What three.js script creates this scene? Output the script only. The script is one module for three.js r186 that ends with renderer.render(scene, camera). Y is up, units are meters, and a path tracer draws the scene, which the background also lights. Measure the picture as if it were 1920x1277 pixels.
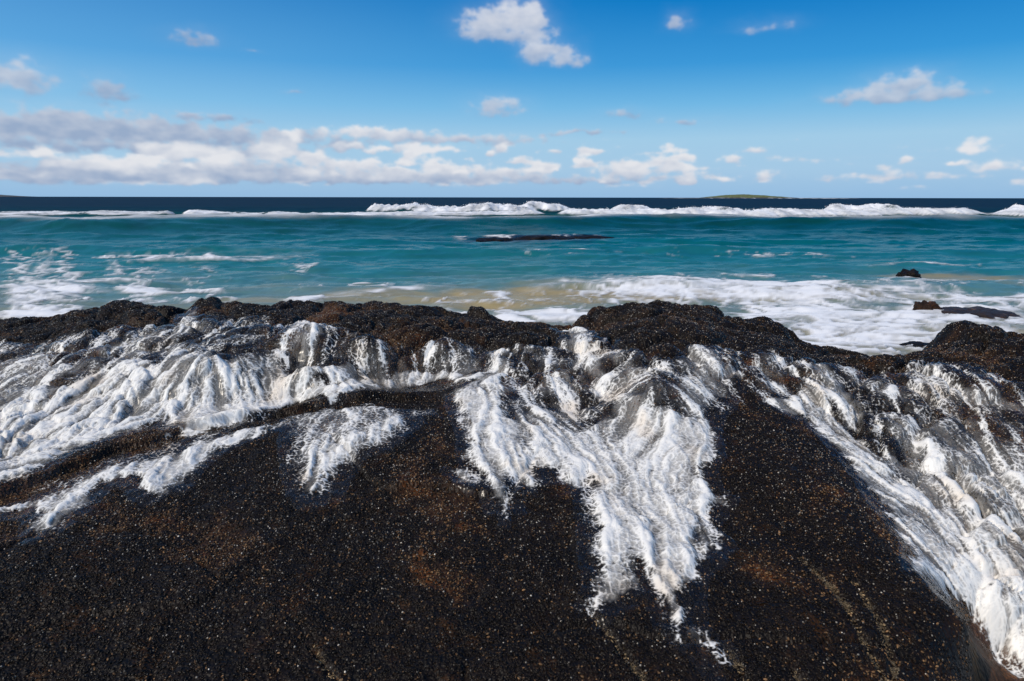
import * as THREE from 'three';
import { mergeVertices } from 'three/addons/utils/BufferGeometryUtils.js';

// ------------------------------------------------------------------ camera, sky, sun, exposure
const scene = new THREE.Scene();
const EYE = 2.5;                                   // metres above the sea
const FOCAL = 1280, CX = 960, CY = 638.5;          // lens, in units of a 1920 x 1277 frame
const camera = new THREE.PerspectiveCamera(2 * Math.atan(CY / FOCAL) * 180 / Math.PI, 1920 / 1277, 0.1, 60000);
camera.position.set(0, EYE, 0);
camera.rotation.order = 'YXZ';
camera.rotation.set(-Math.atan((CY - 370) / FOCAL), 0, 0.0016);
camera.updateMatrixWorld(true);

const renderer = new THREE.WebGLRenderer({ antialias: true });
renderer.toneMapping = THREE.LinearToneMapping;
renderer.toneMappingExposure = 1.0;
renderer.shadowMap.enabled = true;

const SUN = new THREE.Vector3(-0.62, 0.74, 0.42).normalize();
const sun = new THREE.DirectionalLight(new THREE.Color(1, 0.90, 0.77), 3.5);
sun.position.copy(SUN).multiplyScalar(60);
sun.castShadow = true;
sun.shadow.radius = 1;
Object.assign(sun.shadow.camera, { left: -30, right: 30, top: 30, bottom: -30, near: 1, far: 200 });
scene.add(sun, sun.target);

// ------------------------------------------------------------------ small maths
let seed = 20240611;
const rnd = () => { seed = (seed + 0x6d2b79f5) | 0; let t = Math.imul(seed ^ (seed >>> 15), 1 | seed); t = (t + Math.imul(t ^ (t >>> 7), 61 | t)) ^ t; return ((t ^ (t >>> 14)) >>> 0) / 4294967296; };
const clamp = (x, a = 0, b = 1) => x < a ? a : x > b ? b : x;
const lerp = (a, b, t) => a + (b - a) * t;
const sstep = (a, b, x) => { const t = clamp((x - a) / (b - a)); return t * t * (3 - 2 * t); };
const PERM = new Uint8Array(512), GXs = new Float32Array(256), GYs = new Float32Array(256);
{
  const p = [...Array(256).keys()];
  for (let i = 255; i > 0; i--) { const j = Math.floor(rnd() * (i + 1)); [p[i], p[j]] = [p[j], p[i]]; }
  for (let i = 0; i < 512; i++) PERM[i] = p[i & 255];
  for (let i = 0; i < 256; i++) { const a = rnd() * Math.PI * 2; GXs[i] = Math.cos(a); GYs[i] = Math.sin(a); }
}
function noise(x, y) {                             // gradient noise, about -1..1
  const fx = Math.floor(x), fy = Math.floor(y), u = x - fx, v = y - fy, X = fx & 255, Y = fy & 255;
  const a = PERM[PERM[X] + Y], b = PERM[PERM[X + 1] + Y], c = PERM[PERM[X] + Y + 1], d = PERM[PERM[X + 1] + Y + 1];
  const s = u * u * u * (u * (u * 6 - 15) + 10), t = v * v * v * (v * (v * 6 - 15) + 10);
  const p = GXs[a] * u + GYs[a] * v, q = GXs[b] * (u - 1) + GYs[b] * v, r = GXs[c] * u + GYs[c] * (v - 1), w = GXs[d] * (u - 1) + GYs[d] * (v - 1);
  return (p + (q - p) * s + (r + (w - r) * s - p - (q - p) * s) * t) * 1.5;
}
function fbm(x, y, o = 4, gain = 0.5) { let s = 0, a = 1, n = 0; for (let i = 0; i < o; i++) { s += a * noise(x, y); n += a; a *= gain; x = x * 2.03 + 17.1; y = y * 2.03 + 9.7; } return s / n; }
function ridged(x, y, o = 3) { let s = 0, a = 1, n = 0; for (let i = 0; i < o; i++) { s += a * (1 - Math.abs(noise(x, y))); n += a; a *= 0.5; x = x * 2.07 + 5.3; y = y * 2.07 + 31.7; } return s / n; }
function worley(x, y) {                            // distances to the nearest and second nearest cell points
  const fx = Math.floor(x), fy = Math.floor(y); let a = 9, b = 9, id = 0;
  for (let j = -1; j <= 1; j++) for (let i = -1; i <= 1; i++) {
    const h = PERM[PERM[(fx + i) & 255] + ((fy + j) & 255)], dx = fx + i + PERM[h] / 255 - x, dy = fy + j + PERM[h + 101] / 255 - y, r = dx * dx + dy * dy;
    if (r < a) { b = a; a = r; id = PERM[h + 57]; } else if (r < b) b = r;
  }
  return [Math.sqrt(a), Math.sqrt(b), id / 255];
}
// where the sight line through a spot of the 1920 x 1277 frame meets the level `drop` metres below the eye; d = metres ahead
const dir = new THREE.Vector3();
const sight = (px, py) => dir.set((px - CX) / FOCAL, (CY - py) / FOCAL, -1).applyQuaternion(camera.quaternion);
function level(px, py, drop) { sight(px, py); const t = -drop / dir.y; return [dir.x * t, -dir.z * t]; }
const onSea = (px, py, h = 0) => level(px, py, EYE - h);

// ------------------------------------------------------------------ the sky: air and clouds
{
  const W = 4096, H = 2048, data = new Float32Array(W * H * 4);
  const KEYS = [[0, .30, .50, .74], [2.2, .37, .58, .78], [4.5, .36, .60, .80], [7, .20, .49, .78], [10, .065, .33, .69], [14.5, .006, .205, .56], [30, .005, .12, .40], [90, .006, .075, .28]];
  const at = (px, py) => { sight(px, py); dir.normalize(); return [Math.atan2(dir.x, -dir.z), Math.asin(dir.y)]; };
  // [px, py, half width, half height, density, brightness]
  const C = [
    [935, 45, 62, 28, .9, .8], [985, 40, 36, 36, .95, .9], [900, 62, 36, 20, .7, .62], [960, 70, 60, 12, .6, .6], [1025, 98, 42, 24, .8, .74], [1065, 118, 32, 14, .75, .62], [1000, 105, 26, 22, .5, .55],
    [360, 74, 42, 14, .65, .35], [470, 95, 14, 4, .35, .4], [1272, 45, 22, 18, .55, .6], [1440, 50, 50, 12, .35, .6], [1400, 58, 26, 8, .25, .6],
    [28, 148, 52, 30, .8, .6], [195, 172, 30, 24, .7, .35], [235, 186, 24, 9, .6, .3], [545, 176, 18, 5, .45, .4],
    [930, 205, 52, 22, .7, .62], [1700, 160, 58, 22, .7, .7], [1625, 182, 60, 14, .65, .62], [1760, 178, 56, 14, .5, .6], [1680, 186, 110, 9, .5, .52], [1165, 214, 40, 11, .5, .45], [1275, 230, 60, 8, .45, .5],
    [150, 235, 190, 24, .8, .42], [400, 222, 70, 9, .5, .36], [330, 258, 300, 20, .65, .42], [90, 270, 160, 14, .5, .40], [700, 250, 90, 12, .75, .95], [860, 262, 170, 11, .7, .62], [1080, 250, 90, 6, .5, .55],
    [190, 312, 52, 14, .85, 1.1], [280, 310, 14, 16, .75, 1.05], [350, 284, 46, 14, .85, 1.1], [412, 302, 26, 18, .95, 1.25], [515, 284, 40, 22, .9, 1.1], [550, 264, 14, 16, .9, 1.2], [600, 298, 22, 9, .7, 1.0], [580, 325, 24, 10, .7, 1.0],
    [670, 312, 60, 14, .8, 1.0], [775, 290, 24, 16, .9, 1.15], [820, 316, 40, 16, .85, 1.05], [930, 322, 60, 14, .7, .95], [1020, 314, 30, 14, .8, 1.0], [1180, 322, 60, 18, .8, .92], [1265, 314, 34, 14, .75, .95], [1440, 330, 40, 10, .5, .9], [1560, 336, 40, 8, .45, .85], [1868, 316, 38, 14, .7, 1.0], [1700, 332, 60, 9, .45, .85],
    [110, 318, 70, 20, .6, .45], [460, 318, 120, 18, .7, .55], [720, 334, 160, 12, .6, .6], [60, 336, 140, 10, .5, .55],
    [260, 330, 260, 16, .7, .42], [640, 336, 300, 13, .65, .48], [1050, 338, 240, 10, .55, .55], [420, 285, 200, 12, .35, .42], [180, 250, 240, 12, .4, .40],
    ...Array.from({ length: 64 }, () => { const u = rnd(), py = 276 + rnd() * 66, k = 0.5 + rnd(); return [60 + u * (rnd() < 0.75 ? 1240 : 1860), py, 14 * k * (0.7 + rnd()), 7.5 * k, .55 + rnd() * .4, .8 + rnd() * .5]; }),
  ].map(([px, py, rx, ry, den, br]) => { const [a, e] = at(px, py); return [a, e, rx / FOCAL, ry / FOCAL, den, br]; });
  for (let row = 0; row < H; row++) {
    const el = ((row + 0.5) / H - 0.5) * Math.PI, deg = Math.max(0, el * 180 / Math.PI);
    let k = 0; while (k < KEYS.length - 2 && KEYS[k + 1][0] < deg) k++;
    const f = clamp((deg - KEYS[k][0]) / (KEYS[k + 1][0] - KEYS[k][0]));
    const base = [1, 2, 3].map((c) => lerp(KEYS[k][c], KEYS[k + 1][c], f));
    const near = C.filter((c) => Math.abs(c[1] - el) < c[3] * 3.2);
    for (let col = 0; col < W; col++) {
      const o = (row * W + col) * 4;
      if (el < -0.02) { data[o] = base[0]; data[o + 1] = base[1]; data[o + 2] = base[2]; data[o + 3] = 1; continue; }
      const round = ((col + 0.5) / W - 0.5) * 2 * Math.PI, az = Math.atan2(Math.cos(round), -Math.sin(round));
      // clear air is paler towards the sun's side and deepest square to it
      const side = Math.cos(el) * Math.cos(round) * SUN.x + Math.sin(el) * SUN.y + Math.cos(el) * Math.sin(round) * SUN.z;
      const pale = clamp(0.35 + side * 1.1) * sstep(0.5, 12, deg);
      let r = base[0] + pale * 0.095, g = base[1] + pale * 0.11, b = base[2] + pale * 0.09;
      const deep = clamp(-side * 1.5 - 0.1) * sstep(4, 11, deg); r *= 1 - 0.6 * deep; g *= 1 - 0.10 * deep;
      let den = 0, lit = 0, sum = 1e-6;
      if (deg < 40) {
        const wx = fbm(az * 26 + 3, el * 50, 4) * 0.010, wy = fbm(az * 26 + 50, el * 50 + 9, 4) * 0.007;
        for (const [a, e, rx, ry, dn, br] of near) {
          let da = az - a; if (da > Math.PI) da -= 2 * Math.PI; else if (da < -Math.PI) da += 2 * Math.PI;
          if (Math.abs(da) > rx * 3) continue;
          const u = (da + wx * 1.6) / rx, v = (el - e + wy) / ry, vv = v < 0 ? v * 1.5 : v, w = Math.exp(-(u * u + vv * vv) * 1.05) * dn;
          den = 1 - (1 - den) * (1 - w); lit += w * w * (br + clamp(v, -1, 1) * 0.32); sum += w * w;
        }
        // the low bank of small cumulus runs on all round the horizon, with a few higher scraps
        const bank = sstep(0.2, 1.2, deg) * (1 - sstep(2.6, 6, deg));
        const n1 = fbm(az * 22, el * 90 + 4, 5) * 0.5 + 0.5, n2 = fbm(az * 9 + 40, el * 60, 3) * 0.5 + 0.5;
        const bk = sstep(0.50, 0.78, n1 * 0.6 + n2 * 0.5) * bank * 0.5;
        const off = sstep(0.66, 0.9, Math.abs(az));
        const hi = sstep(0.60, 0.8, fbm(az * 7 + 11, el * 22 + 70, 5) * 0.5 + 0.5) * sstep(4, 8, deg) * (1 - sstep(20, 36, deg)) * off * 0.8;
        for (const [w, br] of [[bk, 0.75 + n1 * 0.35], [hi, 0.75]]) { den = 1 - (1 - den) * (1 - w); lit += w * w * br; sum += w * w; }
        { const e = fbm(az * 48, el * 80, 5); den = lerp(den * (0.75 + 0.25 * e), sstep(0.20, 0.70, den + e * 0.6 * sstep(0.02, 0.3, den)), deg < 6 ? 0.85 : 0.6); }
      }
      if (den > 0.002) {
        const l = clamp(lit / sum + fbm(az * 45 + 8, el * 95, 3) * 0.25, 0.15, 1.3), a = clamp(den * 1.08) * 0.93;
        // grey-lavender bodies, warm white where the sun strikes
        r = lerp(r, lerp(0.31, 0.80, clamp((l - 0.32) / 0.85)), a); g = lerp(g, lerp(0.40, 0.80, clamp((l - 0.32) / 0.85)), a); b = lerp(b, lerp(0.57, 0.83, clamp((l - 0.32) / 0.85)), a);
      }
      data[o] = r; data[o + 1] = g; data[o + 2] = b; data[o + 3] = 1;
    }
  }
  const t = new THREE.DataTexture(data, W, H, THREE.RGBAFormat, THREE.FloatType);
  t.mapping = THREE.EquirectangularReflectionMapping; t.magFilter = THREE.LinearFilter; t.minFilter = THREE.LinearFilter; t.needsUpdate = true;
  scene.background = t; scene.environment = t;
}
console.log('sky');

// ------------------------------------------------------------------ the lie of the rock shelf (thin-plate spline through surveyed spots)
const CREST = [[-420, 625, 6.0], [-260, 612, 6.0], [-120, 606, 6.0], [0, 607, 6.0], [60, 602, 6.0], [92, 599, 6.0], [112, 582, 6.05], [160, 577, 6.1], [208, 573, 6.1], [235, 563, 6.15], [262, 571, 6.1], [300, 576, 6.1], [345, 581, 6.0], [358, 586, 5.95], [374, 567, 6.0], [405, 562, 6.05], [440, 566, 6.1], [470, 573, 6.1], [500, 572, 6.1], [530, 564, 6.1], [556, 568, 6.1], [585, 572, 6.1], [620, 569, 6.1], [660, 573, 6.1], [700, 568, 6.1], [745, 569, 6.1], [780, 575, 6.05], [822, 578, 6.0], [850, 589, 5.95], [870, 583, 5.9], [895, 581, 5.9], [912, 588, 5.9], [926, 603, 5.8], [965, 605, 5.75], [1000, 606, 5.75], [1040, 612, 5.7], [1062, 622, 5.6], [1078, 624, 5.6], [1088, 600, 5.8], [1105, 586, 5.9], [1140, 582, 5.95], [1185, 577, 6.0], [1235, 567, 6.05], [1270, 571, 6.05], [1305, 578, 6.0], [1345, 581, 6.0], [1372, 596, 5.9], [1400, 603, 5.85], [1440, 597, 5.85], [1470, 612, 5.8], [1500, 644, 5.65], [1530, 655, 5.6], [1565, 659, 5.6], [1620, 671, 5.55], [1660, 671, 5.55], [1705, 664, 5.6], [1733, 660, 5.6], [1746, 638, 5.75], [1785, 617, 5.9], [1825, 624, 5.9], [1860, 634, 5.85], [1905, 642, 5.85], [1980, 640, 5.9], [2120, 650, 5.9], [2340, 655, 5.9]];
const SPOTS = [
  // the near slab
  [960, 1900, 1.70], [-500, 1700, 1.62], [2400, 1800, 2.0], [-600, 1277, 1.58], [0, 1277, 1.60], [480, 1277, 1.62], [960, 1277, 1.63], [1440, 1277, 1.64], [1660, 1277, 1.655],
  [-200, 1100, 1.50], [150, 1100, 1.51], [560, 1100, 1.535], [960, 1100, 1.545], [1400, 1100, 1.55], [1640, 1100, 1.565], [100, 960, 1.43], [500, 950, 1.45], [960, 950, 1.46], [1400, 950, 1.465], [420, 860, 1.365], [700, 850, 1.365], [1340, 860, 1.37], [840, 780, 1.295],
  // its lip, and the gutter behind the lip
  [-250, 985, 1.455], [0, 918, 1.405], [100, 880, 1.375], [200, 838, 1.342], [330, 800, 1.31], [450, 778, 1.29], [560, 757, 1.268], [700, 735, 1.243], [860, 722, 1.225],
  [-250, 950, 1.465], [0, 884, 1.415], [100, 848, 1.388], [200, 806, 1.355], [330, 776, 1.322], [450, 757, 1.303], [560, 738, 1.282], [700, 718, 1.258], [850, 706, 1.235],
  // the wall behind
  [-250, 760, 1.35], [0, 760, 1.33], [0, 690, 1.225], [0, 645, 1.15], [200, 765, 1.30], [200, 715, 1.215], [200, 660, 1.11], [200, 615, 1.025], [400, 725, 1.21], [400, 700, 1.13], [400, 650, 1.045], [400, 605, .975], [560, 708, 1.21], [560, 685, 1.10], [560, 640, 1.01], [560, 600, .955], [700, 690, 1.18], [700, 665, 1.09], [700, 615, .99],
  [800, 685, 1.19], [815, 650, 1.07], [800, 615, .99], [900, 685, 1.175], [900, 640, 1.06], [960, 740, 1.245], [1000, 700, 1.19], [1000, 650, 1.08], [1080, 640, 1.075], [1115, 690, 1.16], [1150, 740, 1.245], [1190, 790, 1.315], [1010, 790, 1.315], [1060, 850, 1.385],
  [1200, 765, 1.25], [1215, 720, 1.14], [1200, 660, 1.05], [1200, 620, .985], [1330, 790, 1.305], [1350, 740, 1.225], [1350, 700, 1.14], [1350, 640, 1.03], [1440, 660, 1.075], [1430, 740, 1.235], [1500, 740, 1.25], [1500, 690, 1.145],
  // the right-hand slope and chute
  [1600, 720, 1.225], [1700, 720, 1.215], [1700, 790, 1.35], [1800, 700, 1.165], [1850, 750, 1.265], [1850, 830, 1.42], [1920, 700, 1.16], [1940, 800, 1.36], [1940, 910, 1.55], [2150, 750, 1.25], [2250, 950, 1.6],
  [1540, 785, 1.345], [1600, 850, 1.435], [1680, 930, 1.545], [1760, 1010, 1.635], [1805, 1085, 1.74], [1880, 1160, 1.86], [1925, 1277, 2.02], [2100, 1200, 1.92], [1872, 1222, 2.0], [1850, 1340, 2.1], [2000, 1500, 2.2],
  [1430, 785, 1.295], [1520, 850, 1.37], [1600, 940, 1.46], [1680, 1050, 1.545], [1750, 1115, 1.585], [1785, 1158, 1.615], [1822, 1186, 1.67], [1775, 1225, 1.67], [1725, 1275, 1.69], [1850, 1268, 1.97], [1825, 1330, 2.0], [1660, 1400, 1.72],
];
const P = [];                                       // [x, d, height]
for (const [px, py, drop] of SPOTS) P.push([...level(px, py, drop), EYE - drop]);
for (const [px, py, d] of CREST) {
  sight(px, py); const t = d / -dir.z, x = dir.x * t, y = EYE + dir.y * t;
  P.push([x, d, y]);
  for (const [far, down] of [[0.16, 0.035], [0.45, 0.32], [1.3, 1.5]]) { const k = (d + far) / d; P.push([x * k, d + far, Math.max(y - down, -0.45)]); }
}
for (let x = -11; x <= 11; x += 1.6) { P.push([x, 8.9, -0.9]); P.push([x * 0.5, 0.3, 0.72]); }
const TPS = (() => {
  const n = P.length, m = n + 3, A = Array.from({ length: m }, () => new Float64Array(m + 1)), U = (r2) => r2 < 1e-9 ? 0 : 0.5 * r2 * Math.log(r2);
  for (let i = 0; i < n; i++) {
    for (let j = 0; j < n; j++) A[i][j] = U((P[i][0] - P[j][0]) ** 2 + (P[i][1] - P[j][1]) ** 2);
    A[i][i] += 0.0012; A[i][n] = A[n][i] = 1; A[i][n + 1] = A[n + 1][i] = P[i][0]; A[i][n + 2] = A[n + 2][i] = P[i][1]; A[i][m] = P[i][2];
  }
  for (let c = 0; c < m; c++) {
    let p = c; for (let r = c + 1; r < m; r++) if (Math.abs(A[r][c]) > Math.abs(A[p][c])) p = r;
    [A[c], A[p]] = [A[p], A[c]];
    for (let r = c + 1; r < m; r++) { const f = A[r][c] / A[c][c]; if (f) for (let k = c; k <= m; k++) A[r][k] -= f * A[c][k]; }
  }
  const w = new Float64Array(m);
  for (let r = m - 1; r >= 0; r--) { let s = A[r][m]; for (let k = r + 1; k < m; k++) s -= A[r][k] * w[k]; w[r] = s / A[r][r]; }
  return (x, d) => { let s = w[n] + w[n + 1] * x + w[n + 2] * d; for (let i = 0; i < n; i++) { const r2 = (x - P[i][0]) ** 2 + (d - P[i][1]) ** 2; if (r2 > 1e-9) s += w[i] * 0.5 * r2 * Math.log(r2); } return s; };
})();
// the spline on a 4 cm lattice, read back smoothly
const LX0 = -9.6, LD0 = 0.4, LS = 0.04, LW = 481, LH = 216, LAT = new Float32Array(LW * LH);
for (let j = 0; j < LH; j++) for (let i = 0; i < LW; i++) LAT[j * LW + i] = TPS(LX0 + i * LS, LD0 + j * LS);
const lattice = (A, x, d) => {
  const u = clamp((x - LX0) / LS, 0, LW - 1.001), v = clamp((d - LD0) / LS, 0, LH - 1.001), i = Math.floor(u), j = Math.floor(v), s = u - i, t = v - j, o = j * LW + i;
  return (A[o] * (1 - s) + A[o + 1] * s) * (1 - t) + (A[o + LW] * (1 - s) + A[o + LW + 1] * s) * t;
};
// the lip of the slab in plan: behind it the rock is craggier
const LIP = [[-250, 975, 1.455], [0, 908, 1.405], [100, 870, 1.375], [200, 830, 1.342], [330, 796, 1.31], [450, 772, 1.29], [560, 752, 1.268], [700, 731, 1.243], [860, 716, 1.225], [960, 760, 1.27], [1060, 830, 1.36], [1200, 795, 1.31], [1350, 760, 1.27], [1450, 770, 1.28], [1560, 850, 1.40], [1650, 945, 1.51], [1730, 1070, 1.60], [1830, 1170, 1.70], [1900, 1400, 1.9]].map(([a, b, c]) => level(a, b, c));
function behindLip(x, d) {                          // metres beyond the lip (negative on the slab), measured along the sight from the camera side
  let best = 1e9, sign = 1;
  for (let i = 0; i < LIP.length - 1; i++) {
    const [ax, ay] = LIP[i], [bx, by] = LIP[i + 1], vx = bx - ax, vy = by - ay, t = clamp(((x - ax) * vx + (d - ay) * vy) / (vx * vx + vy * vy)), dx = x - ax - vx * t, dy = d - ay - vy * t, r = dx * dx + dy * dy;
    if (r < best) { best = r; sign = vx * (d - ay) - vy * (x - ax) > 0 ? 1 : -1; }
  }
  return sign * Math.sqrt(best);
}
const BEHIND = new Float32Array(LW * LH);
for (let j = 0; j < LH; j++) for (let i = 0; i < LW; i++) BEHIND[j * LW + i] = behindLip(LX0 + i * LS, LD0 + j * LS);
const cracks = [[[1500, 1075], [1560, 1120], [1600, 1170], [1640, 1225], [1690, 1290]], [[1600, 1105], [1650, 1170], [1680, 1230], [1672, 1250], [1640, 1290]], [[585, 1215], [630, 1262], [665, 1300]], [[1110, 1165], [1150, 1205], [1210, 1262]], [[1365, 1220], [1400, 1262]], [[1490, 1250], [1530, 1290]]]
  .map((l) => l.map(([a, b]) => level(a, b, 1.6)));
const crackAt = (x, d) => { let best = 9; for (const l of cracks) for (let i = 0; i < l.length - 1; i++) { const [ax, ay] = l[i], [bx, by] = l[i + 1], vx = bx - ax, vy = by - ay, t = clamp(((x - ax) * vx + (d - ay) * vy) / (vx * vx + vy * vy)), r = Math.hypot(x - ax - vx * t, d - ay - vy * t); if (r < best) best = r; } return best; };
function rockHeight(x, d) {
  const b = lattice(BEHIND, x, d), back = sstep(0.08, 0.5, b), wx = x + 0.10 * noise(x * 2.1, d * 2.1), wd = d + 0.10 * noise(x * 2.1 + 40, d * 2.1);
  let h = lattice(LAT, x, d);
  // rounded knobs and clefts behind the lip, shallow swells and pits on the slab
  const [c1, c2, ci] = worley(wx * 2.4, wd * 2.4 + 7), cleft = sstep(0, 0.20, c2 - c1), knob = ((0.5 - c1) * 0.075 + (ci - 0.5) * 0.06) * cleft - (1 - cleft) * 0.05;
  const [k1, k2, ki] = worley(wx * 6.5 + 3, wd * 6.5), small = (0.45 - k1) * 0.026 + (ki - 0.5) * 0.022 * sstep(0, 0.18, k2 - k1) - (1 - sstep(0, 0.16, k2 - k1)) * 0.014;
  const [p1, p2, pi] = worley(wx * 0.9 + 2, wd * 1.3 + 5), plate = (pi - 0.5) * 0.036 * sstep(0, 0.06, p2 - p1) - 0.012 * (1 - sstep(0, 0.035, p2 - p1));
  h += back * (knob * (0.7 - 0.3 * sstep(-0.8, -1.6, x) * sstep(5.2, 4.6, d)) + small + fbm(x * 3, d * 3, 3) * 0.018);
  h += (1 - back) * (plate * sstep(0.0, -0.5, b) + fbm(x * 1.6 + 9, d * 1.6, 4) * 0.022 + small * 0.16 - sstep(0.86, 0.98, ridged(x * 0.55 + 3, d * 0.9 + 1, 2)) * 0.012);
  h += fbm(x * 17, d * 17, 3) * lerp(0.010, 0.012, back);
  if (x < -0.28) h -= 0.055 * sstep(-0.025, -0.07, b + 0.03 * noise(x * 6, d * 6)) * sstep(-0.75, -0.1, b) * sstep(-0.28, -0.6, x);   // the slab breaks off sharply under its lip
  if (d < 3.2) h -= 0.014 * (1 - sstep(0.004, 0.022, crackAt(x + 0.008 * noise(x * 30, d * 30), d + 0.008 * noise(x * 30 + 9, d * 30))));
  return h;
}
console.log('terrain');

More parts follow.
